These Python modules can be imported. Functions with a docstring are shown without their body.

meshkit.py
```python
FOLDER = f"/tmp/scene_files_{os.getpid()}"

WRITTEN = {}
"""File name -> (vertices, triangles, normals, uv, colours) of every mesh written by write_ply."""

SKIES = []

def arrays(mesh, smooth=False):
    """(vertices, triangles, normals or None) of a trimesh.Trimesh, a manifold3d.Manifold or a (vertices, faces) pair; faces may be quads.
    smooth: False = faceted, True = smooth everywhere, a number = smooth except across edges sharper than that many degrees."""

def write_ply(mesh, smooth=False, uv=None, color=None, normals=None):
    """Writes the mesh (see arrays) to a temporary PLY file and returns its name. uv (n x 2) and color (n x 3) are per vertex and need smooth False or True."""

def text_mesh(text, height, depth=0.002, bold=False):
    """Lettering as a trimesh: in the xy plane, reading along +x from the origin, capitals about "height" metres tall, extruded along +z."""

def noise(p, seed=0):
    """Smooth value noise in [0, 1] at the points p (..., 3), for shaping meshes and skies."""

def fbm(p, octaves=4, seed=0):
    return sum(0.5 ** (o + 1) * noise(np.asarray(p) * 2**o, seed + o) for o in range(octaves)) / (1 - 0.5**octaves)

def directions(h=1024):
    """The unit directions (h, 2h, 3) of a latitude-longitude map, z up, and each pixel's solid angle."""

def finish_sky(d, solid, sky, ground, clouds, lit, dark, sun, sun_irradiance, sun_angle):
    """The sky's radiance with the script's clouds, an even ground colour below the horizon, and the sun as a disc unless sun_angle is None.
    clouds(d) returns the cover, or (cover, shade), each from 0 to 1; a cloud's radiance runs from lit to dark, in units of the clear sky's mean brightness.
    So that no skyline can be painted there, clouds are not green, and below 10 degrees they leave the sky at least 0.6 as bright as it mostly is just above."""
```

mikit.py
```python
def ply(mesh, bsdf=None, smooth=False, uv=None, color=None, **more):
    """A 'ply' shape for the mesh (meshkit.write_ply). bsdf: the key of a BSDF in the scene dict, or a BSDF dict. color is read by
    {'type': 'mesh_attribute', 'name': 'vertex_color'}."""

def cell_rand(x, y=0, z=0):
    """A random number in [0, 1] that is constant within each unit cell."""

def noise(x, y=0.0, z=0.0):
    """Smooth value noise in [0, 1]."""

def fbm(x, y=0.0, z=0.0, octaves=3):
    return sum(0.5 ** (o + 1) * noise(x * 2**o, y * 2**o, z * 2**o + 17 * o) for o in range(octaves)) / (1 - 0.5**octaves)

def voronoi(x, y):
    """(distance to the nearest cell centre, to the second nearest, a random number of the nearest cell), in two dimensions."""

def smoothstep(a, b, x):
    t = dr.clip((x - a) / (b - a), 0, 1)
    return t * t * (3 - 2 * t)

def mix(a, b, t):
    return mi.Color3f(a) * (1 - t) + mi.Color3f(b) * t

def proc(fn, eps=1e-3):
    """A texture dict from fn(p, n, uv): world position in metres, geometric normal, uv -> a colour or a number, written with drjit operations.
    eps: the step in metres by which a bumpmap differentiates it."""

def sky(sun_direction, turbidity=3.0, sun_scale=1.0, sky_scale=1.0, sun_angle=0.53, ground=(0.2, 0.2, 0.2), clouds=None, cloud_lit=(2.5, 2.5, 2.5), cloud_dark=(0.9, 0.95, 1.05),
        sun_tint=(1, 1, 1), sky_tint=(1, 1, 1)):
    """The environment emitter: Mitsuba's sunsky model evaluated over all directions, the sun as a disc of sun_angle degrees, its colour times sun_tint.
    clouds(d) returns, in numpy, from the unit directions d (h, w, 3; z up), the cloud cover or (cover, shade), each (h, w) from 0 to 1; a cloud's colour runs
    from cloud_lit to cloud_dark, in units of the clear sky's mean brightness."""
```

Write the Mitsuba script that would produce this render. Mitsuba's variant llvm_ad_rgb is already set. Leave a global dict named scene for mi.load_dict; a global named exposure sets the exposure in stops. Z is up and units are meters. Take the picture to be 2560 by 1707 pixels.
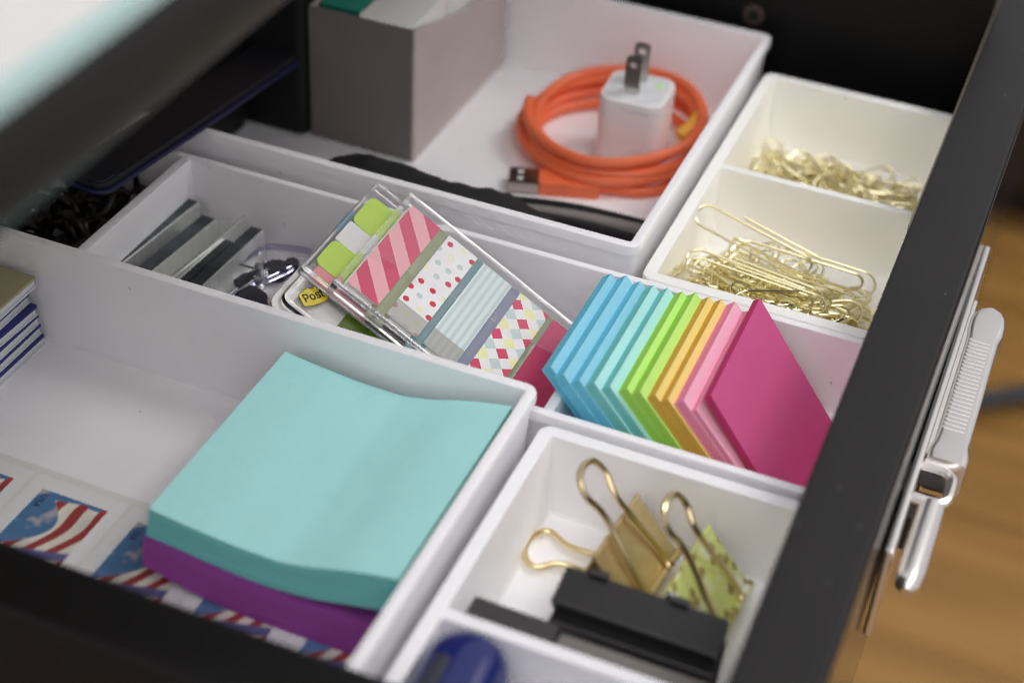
import math, random
import numpy as np
import trimesh
import shapely
from shapely.geometry import Polygon, Point, box as sbox
import mitsuba as mi
import drjit as dr
import mikit, meshkit
from mikit import noise, fbm, voronoi, cell_rand, smoothstep, mix

T = mi.ScalarTransform4f
scene, labels = {}, {}
MM = 0.001            # everything below is written in millimetres; z = 0 is the rim of the tall trays

# ------------------------------------------------------------------ camera, light, exposure
EYE = np.array([118.71, -349.67, 300.89])
FWD = np.array([-0.273439, 0.742810, -0.611118])
UP = np.array([-0.270244, 0.550415, 0.789944])
scene['camera'] = {'type': 'thinlens', 'fov': 35.04, 'fov_axis': 'x', 'aperture_radius': 0.0046, 'focus_distance': 0.520,
                   'near_clip': 0.01, 'far_clip': 20.0,
                   'to_world': T().look_at(origin=list(EYE * MM), target=list((EYE + FWD * 100) * MM), up=list(UP))}
scene['room_light'] = {'type': 'constant', 'radiance': {'type': 'rgb', 'value': [0.495, 0.487, 0.497]}}
def lamp(key, pos, aim, hw, hh, rad, label):
    scene[key] = {'type': 'rectangle', 'to_world': T().look_at(origin=pos, target=aim, up=[0, 1, 0.01]) @ T().scale([hw, hh, 1]),
                  'emitter': {'type': 'area', 'radiance': {'type': 'rgb', 'value': rad}}, 'bsdf': {'type': 'diffuse', 'reflectance': {'type': 'rgb', 'value': 0.5}}}
    labels[key] = {'label': label, 'category': 'lamp'}
lamp('ceiling_lamp', [0.9, 0.75, 1.45], [0.0, 0.05, 0.0], .29, .29, [7.6, 7.5, 7.4], 'small square ceiling lamp up to the right, outside the frame')
lamp('fill_panel', [0.38, -1.05, 1.65], [0.0, 0.0, 0.0], 0.9, 0.9, [1.57, 1.53, 1.58], 'wide added fill light panel behind the viewer, outside the frame')  # added front fill, brightens the tray walls that face the camera
exposure = 0.29

# ------------------------------------------------------------------ helpers
def key_of(name, parent=None):
    base = f'{parent}__{name}' if parent else name
    k, i = base, 0
    while k in scene or k in labels or any(s.startswith(k + '__') for s in scene):
        i += 1; k = f'{base}_{i:03d}'
    return k

def thing(name, label, category, group=None):
    k = key_of(name); labels[k] = {'label': label, 'category': category}
    if group: labels[k]['group'] = group
    return k

def put(name, mesh, mat, parent=None, smooth=30, uv=None, label=None):
    """one entry of the scene; parent: key of the thing (or part) it belongs to"""
    k = key_of(name, parent)
    if isinstance(mesh, tuple): mesh = trimesh.Trimesh(mesh[0], mesh[1], process=False)
    m = mesh.copy(); m.vertices = np.asarray(m.vertices) * MM
    scene[k] = mikit.ply(m, mat, smooth=smooth if uv is None else (False if smooth is False else True), uv=uv)
    if label: labels[k] = {'label': label}
    return k

def single(name, mesh, mat, label, category, group=None, smooth=30, uv=None):
    k = put(name, mesh, mat, None, smooth, uv)
    labels[k] = {'label': label, 'category': category}
    if group: labels[k]['group'] = group
    return k

def cat(*ms): return trimesh.util.concatenate(list(ms))

def rr(x0, x1, y0, y1, r, n=6):
    """rounded rectangle ring, counter-clockwise"""
    r = max(min(r, (x1 - x0) / 2 - 1e-4, (y1 - y0) / 2 - 1e-4), 1e-3); out = []
    for cx, cy, a in ((x1 - r, y0 + r, -90), (x1 - r, y1 - r, 0), (x0 + r, y1 - r, 90), (x0 + r, y0 + r, 180)):
        for t in np.linspace(a, a + 90, n):
            out.append((cx + r * math.cos(math.radians(t)), cy + r * math.sin(math.radians(t))))
    return np.array(out)

def loft(rings, cap0=True, cap1=True):
    rings = [np.asarray(r, float) for r in rings]; n = len(rings[0])
    V = np.vstack(rings); F = []
    for k in range(len(rings) - 1):
        a, b = k * n, (k + 1) * n
        for i in range(n):
            j = (i + 1) % n
            F += [(a + i, a + j, b + j), (a + i, b + j, b + i)]
    V = list(map(tuple, V))
    for on, k, flip in ((cap0, 0, True), (cap1, len(rings) - 1, False)):
        if on:
            c = len(V); V.append(tuple(rings[k].mean(0)))
            for i in range(n):
                j = (i + 1) % n; f = (c, k * n + i, k * n + j)
                F.append((f[0], f[2], f[1]) if flip else f)
    return trimesh.Trimesh(np.array(V), np.array(F), process=False)

def rbox(x0, x1, y0, y1, z0, z1, r=1.0, bev=0.4, n=5):
    """box with rounded upright edges and bevelled top and bottom"""
    bev = min(bev, (z1 - z0) / 2.01)
    prof = [(bev, z0), (bev * .3, z0 + bev * .3), (0, z0 + bev), (0, z1 - bev), (bev * .3, z1 - bev * .3), (bev, z1)]
    return loft([np.c_[rr(x0 + i, x1 - i, y0 + i, y1 - i, max(r - i, .05), n), np.full(4 * n, z)] for i, z in prof])

def cube(x0, x1, y0, y1, z0, z1):
    m = trimesh.creation.box((x1 - x0, y1 - y0, z1 - z0)); m.apply_translation(((x0 + x1) / 2, (y0 + y1) / 2, (z0 + z1) / 2)); return m

def tube(pts, r, sides=8, closed=False):
    p = np.asarray(pts, float); n = len(p)
    r = np.broadcast_to(r, (n,))
    t = (np.roll(p, -1, 0) - np.roll(p, 1, 0)) if closed else np.gradient(p, axis=0)
    t /= np.linalg.norm(t, axis=1, keepdims=True) + 1e-12
    a = np.cross(t[0], [0, 0, 1.0]);
    if np.linalg.norm(a) < .1: a = np.cross(t[0], [0, 1.0, 0])
    rings, ang = [], np.arange(sides) * 2 * np.pi / sides
    for k in range(n):
        a = a - t[k] * (a @ t[k]); a /= np.linalg.norm(a) + 1e-12
        b = np.cross(t[k], a)
        rings.append(p[k] + r[k] * (np.cos(ang)[:, None] * a + np.sin(ang)[:, None] * b))
    if closed: rings.append(rings[0]); return loft(rings, False, False)
    return loft(rings)

def spline(pts, n=60, closed=False):
    from scipy.interpolate import CubicSpline
    p = np.asarray(pts, float)
    if closed: p = np.vstack([p, p[:1]])
    d = np.r_[0, np.cumsum(np.linalg.norm(np.diff(p, axis=0), axis=1) ** .6)]
    return CubicSpline(d, p, bc_type='periodic' if closed else 'natural')(np.linspace(0, d[-1], n))[:(n - 1 if closed else n)]

def frame(o, ex, ey, ez):
    M = np.eye(4); M[:3, 0], M[:3, 1], M[:3, 2], M[:3, 3] = ex, ey, ez, o; return M

def moved(m, M): m = m.copy(); m.apply_transform(M); return m

def rotz(m, deg, c): return moved(m, trimesh.transformations.rotation_matrix(math.radians(deg), (0, 0, 1), c))

# ------------------------------------------------------------------ materials
def rgb(*c): return {'type': 'rgb', 'value': list(c) if len(c) == 3 else [c[0]] * 3}
def pl(key, color, rough=.5, spec=.5, **kw):
    scene[key] = {'type': 'twosided', 'bsdf': {'type': 'principled', 'base_color': color if isinstance(color, dict) else rgb(*color), 'roughness': rough, 'specular': spec, **kw}}
    return key

def tone(c, amp, f, gf=0, g=0):
    """colour with soft blotches and, optionally, fine fibre grain"""
    def fn(p, n, uv):
        k = 1 + amp * (fbm(p.x * f, p.y * f, p.z * f) - .5)
        if g: k = k + g * (noise(p.x * gf, p.y * gf, p.z * gf) - .5)
        return mi.Color3f(*c) * k
    return mikit.proc(fn)

def plastic(c):
    def fn(p, n, uv):
        k = 1 + .045 * (fbm(p.x * 60, p.y * 60, p.z * 60) - .5)
        a, b, w = voronoi(p.x * 95 + p.z * 40, p.y * 95 - p.z * 60)
        speck = (1 - smoothstep(.022, .05, a)) * dr.select(w > .9, 1.0, 0.0)
        return mix(mi.Color3f(*c) * k, (.30, .27, .24), speck * .55)
    return mikit.proc(fn)
def rough_wear(p, n, uv): return .30 + .16 * fbm(p.x * 150, p.y * 30, p.z * 150)
pl('white_plastic', plastic((.878, .872, .890)), mikit.proc(rough_wear), .5)
pl('ivory_plastic', plastic((.90, .895, .86)), .33, .5)
def worn(c, dust):
    def fn(p, n, uv):
        k = 1 + .35 * (fbm(p.x * 35, p.y * 35, p.z * 35) - .5) + .5 * (noise(p.x * 2600, p.y * 2600, p.z * 2600) - .5)
        a, b, w = voronoi(p.x * 120, p.y * 90 + p.z * 50)
        speck = (1 - smoothstep(.02, .06, a)) * dr.select(w > .86, 1.0, 0.0)
        return mix(mi.Color3f(*c) * k, (.16, .15, .145), speck * dust)
    return mikit.proc(fn)
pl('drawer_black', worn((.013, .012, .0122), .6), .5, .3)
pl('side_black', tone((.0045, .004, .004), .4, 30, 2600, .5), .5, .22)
pl('scratch_white', (.93, .93, .94), .4)
pl('drawer_gloss', (.012, .011, .011), .10, .6)
pl('edge_tan', (.13, .115, .085), .7)
pl('hole_ring', (.055, .038, .032), .5)
pl('hole_dark', (.004, .004, .004), .7)
PAPERS = {'aqua': (.40, .76, .75), 'purple': (.27, .055, .29), 'blue': (.28, .62, .76), 'mint': (.44, .79, .76), 'lime': (.53, .85, .21),
          'amber': (.86, .68, .23), 'pink': (.90, .46, .59), 'magenta': (.62, .10, .265)}
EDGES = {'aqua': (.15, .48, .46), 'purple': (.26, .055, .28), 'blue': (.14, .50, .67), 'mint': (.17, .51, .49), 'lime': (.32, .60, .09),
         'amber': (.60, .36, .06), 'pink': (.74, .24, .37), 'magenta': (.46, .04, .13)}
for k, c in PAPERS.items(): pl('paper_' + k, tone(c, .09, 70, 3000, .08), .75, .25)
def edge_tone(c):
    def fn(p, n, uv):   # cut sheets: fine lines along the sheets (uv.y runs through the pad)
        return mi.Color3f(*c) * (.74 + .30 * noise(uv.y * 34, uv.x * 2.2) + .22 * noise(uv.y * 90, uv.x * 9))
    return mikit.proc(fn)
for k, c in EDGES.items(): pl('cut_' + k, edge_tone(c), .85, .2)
pl('gold_wire', (.93, .86, .55), .22, .5, metallic=1.0)
pl('brass_wire', (.78, .64, .36), .24, .5, metallic=1.0)
def brass_fn(p, n, uv): return mix((.74, .60, .32), (.55, .42, .19), fbm(p.x * 220, p.y * 220, p.z * 220))
pl('brass_sheet', mikit.proc(brass_fn), .46, .5, metallic=.9)
def floral_fn(p, n, uv):
    q = p * 1000.0
    a, b, w = voronoi(q.y * .22 + q.x * .06, (q.x - q.z) * .16)
    base = mix((.56, .62, .20), (.80, .81, .76), smoothstep(.40, .58, fbm(q.y * .12 + 3.1, (q.x - q.z) * .09, 2.0)))
    leaf = (1 - smoothstep(.26, .36, a * (1 + .7 * (noise(q.y * 1.1, q.x * 1.1, q.z * 1.1) - .5)))) * dr.select(w > .25, 1.0, 0.0)
    return mix(base, (.22, .15, .035), leaf * .85)
pl('floral_sheet', mikit.proc(floral_fn), .4, .4)
pl('black_enamel', tone((.016, .015, .016), .3, 90), .38, .5)
pl('charcoal', tone((.045, .043, .043), .3, 80), .5, .4)
pl('smoke', (.17, .155, .14), .35, .5)
def staple_fn(p, n, uv): return mi.Color3f(.86, .88, .85) * (.82 + .25 * noise(p.y * 2600, p.x * 30, p.z * 30))
pl('staple_metal', mikit.proc(staple_fn), .30, .5, metallic=.65)
def staple_dark_fn(p, n, uv): return mi.Color3f(.20, .23, .25) * (.35 + .8 * noise(p.y * 1500, p.x * 20) * fbm(p.y * 200, 1.0, 0.0))
pl('staple_leg', mikit.proc(staple_dark_fn), .36, .5, metallic=.8)
scene['clear'] = {'type': 'dielectric', 'int_ior': 1.49, 'ext_ior': 1.0}
scene['clear_sheet'] = {'type': 'thindielectric', 'int_ior': 1.4}
scene['violet_clear'] = {'type': 'dielectric', 'int_ior': 1.45, 'specular_transmittance': rgb(.78, .77, .90)}
pl('wheel_dark', (.03, .031, .045), .25, .6)
pl('orange_rubber', tone((.80, .16, .06), .12, 160), .42, .45)
pl('yellow_tape', (.70, .36, .04), .45)
pl('steel', (.60, .58, .55), .26, .5, metallic=1.0)
pl('usb_steel', (.42, .36, .32), .30, .5, metallic=1.0)
pl('charger_white', (.80, .79, .79), .28, .5)
pl('charger_grey', (.66, .67, .68), .40, .5)
pl('print_grey', (.42, .43, .45), .6)
pl('green_dot', (.40, .80, .16), .5)
pl('grey_card', tone((.44, .40, .385), .10, 70, 2500, .10), .65, .3)
pl('shaded_brown_card', tone((.185, .158, .155), .10, 70, 2500, .10), .65, .3)  # near side of the box: brown card tone with desk shade mixed in
pl('teal_card', (.02, .27, .20), .5, .4)
pl('pale_card', (.72, .72, .70), .55, .3)
def cloth_fn(p, n, uv): return mi.Color3f(.016, .0155, .017) * (.7 + .6 * fbm(p.x * 900, p.y * 900, p.z * 900))
pl('black_cloth', mikit.proc(cloth_fn), .8, .3, sheen=.25)
pl('taupe_cloth', (.22, .20, .185), .7, .3)
pl('black_case', (.008, .008, .009), .55, .3)
pl('navy_plastic', (.004, .006, .045), .4, .4)
pl('navy_smoke', (.008, .008, .013), .45, .35)
pl('navy_cap', (.005, .012, .12), .14, .6, clearcoat=.4)
pl('navy_core', (.020, .022, .04), .3, .5)
pl('kraft_gold', tone((.37, .33, .20), .12, 90, 3000, .12), .6, .3)
pl('booklet_navy', (.025, .03, .17), .5, .4)
pl('booklet_paper', (.62, .64, .66), .7, .3)
pl('liner', tone((.73, .73, .70), .04, 60), .5, .4)
pl('stamp_white', (.78, .78, .78), .55, .4)
pl('ink_navy', (.015, .025, .09), .6)
def stamp_fn(p, n, uv):
    u, w = uv.x, 1 - uv.y
    cloud = smoothstep(.52, .70, fbm(u * 4.0 + w * 2.0, w * 5.0 - u * 2, 1.0))
    c = mix((.08, .19, .36), (.42, .40, .44), cloud)
    c = mix(c, (.24, .26, .53), smoothstep(.55, 1.0, w) * .7)
    b = .30 + .24 * dr.sin(w * 5.6 - .6) - .25 * smoothstep(.62, 1.0, w) + .75 * (1 - smoothstep(.02, .16, w)) * (1 - smoothstep(.0, .5, dr.maximum(0.9 - u, 0.0)))
    s = u + .34 * w + .055 * dr.sin(w * 8.0 + u * 2)
    stripe = (s * 3.5 + .12) - dr.floor(s * 3.5 + .12)
    red = smoothstep(.46, .53, stripe) * (1 - smoothstep(.95, 1.0, stripe))
    flag = mix((.74, .70, .60), (.34, .05, .05), red)
    flag = flag * (.8 + .4 * noise(u * 3, w * 4))
    band = smoothstep(.80, .84, w + .18 * u) * (1 - smoothstep(.90, .93, w + .18 * u)) * dr.select(u > .1, 1., 0.)
    flag = mix(flag, (.12, .12, .28), band)
    on = smoothstep(b - .015, b + .015, u) * smoothstep(.07, .10, w + (u - .3) * .16)
    return mix(c, flag, on)
pl('stamp_art', mikit.proc(stamp_fn), .45, .4)
# printed flags: uv in millimetres, u across (0..12), v along (0..43)
def film(c, uv): return mix(c, mi.Color3f(.40, .38, .33) * .55 + mi.Color3f(c) * .28, smoothstep(35.6, 35.9, uv.y))
def candy_fn(p, n, uv):
    s = (uv.y - uv.x + 4.5) / 14.2; f = s - dr.floor(s)
    return mix((.80, .40, .43), (.60, .075, .15), smoothstep(.49, .505, f) * (1 - smoothstep(.985, 1., f)))
def dot_fn(p, n, uv):
    x, y = uv.x / 4.6, uv.y / 5.2
    x = x + .5 * (dr.floor(y) - 2 * dr.floor(dr.floor(y) / 2))
    cx, cy = dr.floor(x), dr.floor(y); w = cell_rand(cx, cy, 5)
    ox, oy = .5 + .22 * (cell_rand(cx, cy, 7) - .5), .5 + .3 * (cell_rand(cx, cy, 8) - .5)
    d = dr.sqrt(dr.square((x - cx - ox) * 4.6) + dr.square((y - cy - oy) * 5.2))
    col = dr.select(w < .42, mi.Color3f(.60, .03, .08), dr.select(w < .72, mi.Color3f(.50, .60, .58), mi.Color3f(.80, .80, .52)))
    return film(mix((.80, .80, .79), col, 1 - smoothstep(1.02, 1.22, d)), uv)
def band_fn(p, n, uv):
    s = uv.x / 2.45 + .2; f = s - dr.floor(s)
    return film(mix((.66, .73, .73), (.50, .61, .60), smoothstep(.45, .52, f) * (1 - smoothstep(.93, 1.0, f))), uv)
def check_fn(p, n, uv):
    s, t = (uv.x - uv.y) / 5.3 + 40.25, (uv.x + uv.y) / 5.3 + .25
    i, j = dr.floor(s), dr.floor(t)
    odd = (i + j) - 2 * dr.floor((i + j) / 2)
    k = i - 3 * dr.floor(i / 3)
    col = dr.select(k < .5, mi.Color3f(.60, .055, .12), dr.select(k < 1.5, mi.Color3f(.82, .80, .42), mi.Color3f(.53, .63, .61)))
    return dr.select(odd > .5, mi.Color3f(.80, .80, .78), col)
for k, f in dict(candy=candy_fn, dots=dot_fn, bands=band_fn, check=check_fn).items(): pl('flag_' + k, mikit.proc(f), .5, .4)
def crimson_fn(p, n, uv): return mi.Color3f(.52, .045, .13) * (.95 + .1 * noise(uv.x * 2, uv.y * 2))
pl('flag_crimson', mikit.proc(crimson_fn), .55, .4)
pl('flag_lime', (.46, .66, .10), .5, .4)
pl('flag_white', (.70, .70, .69), .5, .4)
pl('flag_rose', (.68, .26, .28), .5, .4)
pl('flag_sky', (.10, .45, .58), .5, .4)
pl('flag_grass', (.22, .34, .03), .5, .4)
pl('liner_olive', (.28, .31, .19), .5, .4); pl('liner_teal', (.16, .27, .29), .5, .4); pl('liner_slate', (.22, .24, .33), .5, .4)
pl('card_white', tone((.76, .755, .73), .05, 80), .5, .4)
pl('card_edge', (.30, .24, .14), .7)
pl('logo_yellow', (.72, .58, .04), .4, .4); pl('ink_black', (.012, .012, .012), .6)
pl('rubber_brown', tone((.010, .0075, .0055), .5, 150), .4, .5)
pl('handle_chrome', tone((.86, .83, .80), .06, 120), .27, .5, metallic=1.0)
pl('desk_white', (.63, .635, .61), .25, .5); pl('desk_glass_edge', (.40, .56, .54), .2, .6); pl('desk_black', tone((.008, .0072, .0064), .3, 25), .42, .4)
def wood_fn(p, n, uv):
    g = fbm(p.x * 3 + 2 * noise(p.x * 2, p.y * 6), p.y * 60, 0.0, 4)
    c = mix((.32, .16, .042), (.43, .23, .060), smoothstep(.25, .75, g))
    return mix(c, (.20, .10, .035), .55 * smoothstep(.55, .8, fbm(p.x * 1.3 + 5, p.y * 9, 3.0)))
pl('oak', mikit.proc(wood_fn), .42, .45)
pl('dark_metal', (.03, .034, .042), .4, .5); pl('dark_wood', (.022, .012, .007), .5, .4)

# ------------------------------------------------------------------ the floor under the desk
FZ = -690
random.seed(3); row = 0
for i in range(14):
    y0 = -900 + i * 170; x = -500 - random.random() * 700
    while x < 2600:
        L = 900 + random.random() * 500
        k = put('plank', rbox(x + .8, x + L - .8, y0 + .8, y0 + 169, FZ - 14, FZ + random.uniform(-.4, .4), .5, 1.2, 2), 'oak', 'wood_floor')
        x += L
put('subfloor', cube(-1200, 3200, -950, 1550, FZ - 40, FZ - 14.5), 'dark_wood', 'wood_floor')
labels['wood_floor'] = {'label': 'warm brown wooden plank floor far below the open drawer', 'category': 'floor', 'kind': 'structure'}

# ------------------------------------------------------------------ drawer
dw = thing('drawer', 'open black desk drawer holding white organiser trays', 'drawer')
PX0, PX1, PT = 84.3, 106.4, 21.0
def wedge(m):
    v = np.asarray(m.vertices).copy(); v[:, 0] += np.clip((v[:, 0] - 90) / 16, 0, 1) * (v[:, 1] - 60) * .0075; m.vertices = v; return m
put('front_panel', wedge(rbox(PX0, PX1 - .6, -175, 420, -120, PT, .8, 1.2, 3)), 'drawer_black', dw)
put('front_face', wedge(rbox(PX1 - .58, PX1, -174, 419, -119, PT - 1.6, .2, .2, 2)), 'drawer_gloss', dw)
put('edge_line', tube([(PX0 + .1, 100, PT - .25), (PX0 + .1, 419, PT - .25)], .3, 6), 'edge_tan', dw)
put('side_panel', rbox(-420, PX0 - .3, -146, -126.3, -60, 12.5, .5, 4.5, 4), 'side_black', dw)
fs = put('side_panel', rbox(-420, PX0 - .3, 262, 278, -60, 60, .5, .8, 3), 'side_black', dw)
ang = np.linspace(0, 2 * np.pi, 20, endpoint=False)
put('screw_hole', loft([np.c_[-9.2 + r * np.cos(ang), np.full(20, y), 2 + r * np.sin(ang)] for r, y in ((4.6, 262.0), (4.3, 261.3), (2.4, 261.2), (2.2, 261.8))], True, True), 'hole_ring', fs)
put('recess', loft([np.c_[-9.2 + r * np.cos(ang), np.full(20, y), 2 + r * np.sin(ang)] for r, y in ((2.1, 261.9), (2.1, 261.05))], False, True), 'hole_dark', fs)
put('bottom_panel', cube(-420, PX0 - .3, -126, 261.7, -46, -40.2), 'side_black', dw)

# pull handle on the outside of the front panel
hd = dw + '__handle'; labels[hd] = {'label': 'polished metal pull handle with a ribbed grip'}
put('back_plate', rbox(PX1 + .2, PX1 + 3.0, -9, 158, -48, -13.5, 1.0, 1.0, 4), 'handle_chrome', hd)
put('back_plate_step', rbox(PX1 + .4, PX1 + 4.4, 40, 126, -44, -15.5, 1.0, 1.0, 4), 'handle_chrome', hd)
g = []
prof = [(122.6, 1.4), (121, 3.6), (117, 4.6), (113, 5.0), (108, 4.9), (104, 4.4), (70, 4.4), (52, 4.4), (46, 4.6), (41, 5.4), (37, 5.2)]
for y, h in prof:
    c = rr(115.6 - h - .7, 115.6 + h + .9, -27, -15.0 + (.8 if h > 4.5 else 0), 1.9, 4); g.append(np.c_[c[:, 0], np.full(len(c), y), c[:, 1]])
put('grip', loft(g[::-1]), 'handle_chrome', hd)
for i in range(24):
    y = 53 + i * 2.1
    put('rib', cube(111.6, 118.4, y, y + 1.0, -15.2, -14.85), 'handle_chrome', hd, smooth=False)
a = np.linspace(0, 2 * np.pi, 40, endpoint=False)
put('eyelet', tube(np.c_[112.6 + 6.6 * np.sign(np.cos(a)) * np.abs(np.cos(a)) ** .6, 28.5 + 7.6 * np.sign(np.sin(a)) * np.abs(np.sin(a)) ** .6, np.full(40, -18.)], 1.7, 8, True), 'handle_chrome', hd)
put('eyelet_dark_fill', rbox(107, 118.5, 22, 35.5, -40, -27, 3, .5), 'hole_dark', hd)  # dark block put in for the shade inside the eyelet
put('bar', tube([(115.2, 21, -20), (115.2, 12, -20.4), (115.3, -8, -20.6), (115.3, -12.5, -20.8), (115.3, -14.6, -21)], [4.0, 4.2, 4.2, 3.6, 1.6], 14), 'handle_chrome', hd)

# ------------------------------------------------------------------ organiser trays
def tray_body(x0, x1, y0, y1, zr, zf, lip=3.2, R=4.2, draft=1.6, kx=1.0):
    prof = [(draft + 2.2, zf - 1.4), (draft + 1.4, zf - 1.0), (1.5, zr - 4.2), (.15, zr - 3.9), (0, zr - 3.4), (0, zr - .9), (.22, zr - .3), (.8, zr), (lip - .8, zr), (lip - .22, zr - .25),
            (lip, zr - .8), (lip + draft * .9, zf + 2.0), (lip + draft + .7, zf + .5), (lip + draft + 2.2, zf)]
    rings = []
    for i, z in prof:
        rings.append(np.c_[rr(x0 + i, x1 - i * kx, y0 + i, y1 - i, max(R - i, .9), 6), np.full(24, z)])
    return loft(rings)

def divider(x0, x1, y0, y1, zr, zf, axis):
    if axis == 'x': c = [(y0 - .5, zf), (y0, zr - .8), (y0 + .25, zr - .2), (y0 + .8, zr), (y1 - .8, zr), (y1 - .25, zr - .2), (y1, zr - .8), (y1 + .5, zf)]; return loft([[(x, a, b) for a, b in c][::(1)] for x in (x0, x1)])
    c = [(x1 + .5, zf), (x1, zr - .8), (x1 - .25, zr - .2), (x1 - .8, zr), (x0 + .8, zr), (x0 + .25, zr - .2), (x0, zr - .8), (x0 - .5, zf)]
    return loft([[(a, y, b) for a, b in c] for y in (y0, y1)])

ZS, ZF, ZFS = -7.9, -38.2, -36.8
ta = thing('organizer_tray', 'large white tray at the lower left holding the aqua note pad', 'organizer tray')
put('body', tray_body(-262, 0, -125.5, 0, 0, ZF, 3.6), 'white_plastic', ta)
tb = thing('organizer_tray', 'long narrow white tray across the middle holding staples, page flags and coloured pads', 'organizer tray')
put('body', tray_body(-262, 84.0, -2.5, 76.6, ZS, ZFS, 3.0, kx=.85), 'white_plastic', tb)
put('divider', divider(-167.6, -163.6, -.5, 74, ZS, ZFS, 'y'), 'white_plastic', tb)
put('divider', divider(.9, 4.4, -.5, 74, ZS - .4, ZFS, 'y'), 'white_plastic', tb)
tc = thing('organizer_tray', 'large white tray at the back holding the orange cable and charger', 'organizer tray')
put('body', tray_body(-262, 2.4, 80.3, 252.5, 0, ZF, 3.6), 'white_plastic', tc)
for x0_, x1_ in ((-63, -54), (-58.5, -49.5), (-52, -43), (-47.5, -38), (-69.5, -68.6)):
    put('scratch', tube([(x0_, 81.72, -4.7), ((x0_ + x1_) / 2, 81.76, -6.6), (x1_, 81.80, -9.2 if x1_ - x0_ > 3 else -5.2)], .13, 4), 'scratch_white', tc)
td = thing('organizer_tray', 'ivory tray at the upper right divided into two compartments of gold paper clips', 'organizer tray')
put('body', tray_body(5.0, 84.0, 77.2, 236.0, ZS, ZFS, 4.6, kx=.55), 'ivory_plastic', td)
put('divider', divider(9, 80, 156.2, 159.6, ZS - .3, ZFS, 'x'), 'ivory_plastic', td)
tf = thing('organizer_tray', 'white tray at the lower right holding binder clips', 'organizer tray')
put('body', tray_body(3.5, 84.0, -125.6, -5.9, ZS, ZFS, 4.6, kx=.6), 'white_plastic', tf)
put('divider', divider(7, 80, -88.2, -84.0, ZS - .2, ZFS, 'x'), 'white_plastic', tf)

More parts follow.
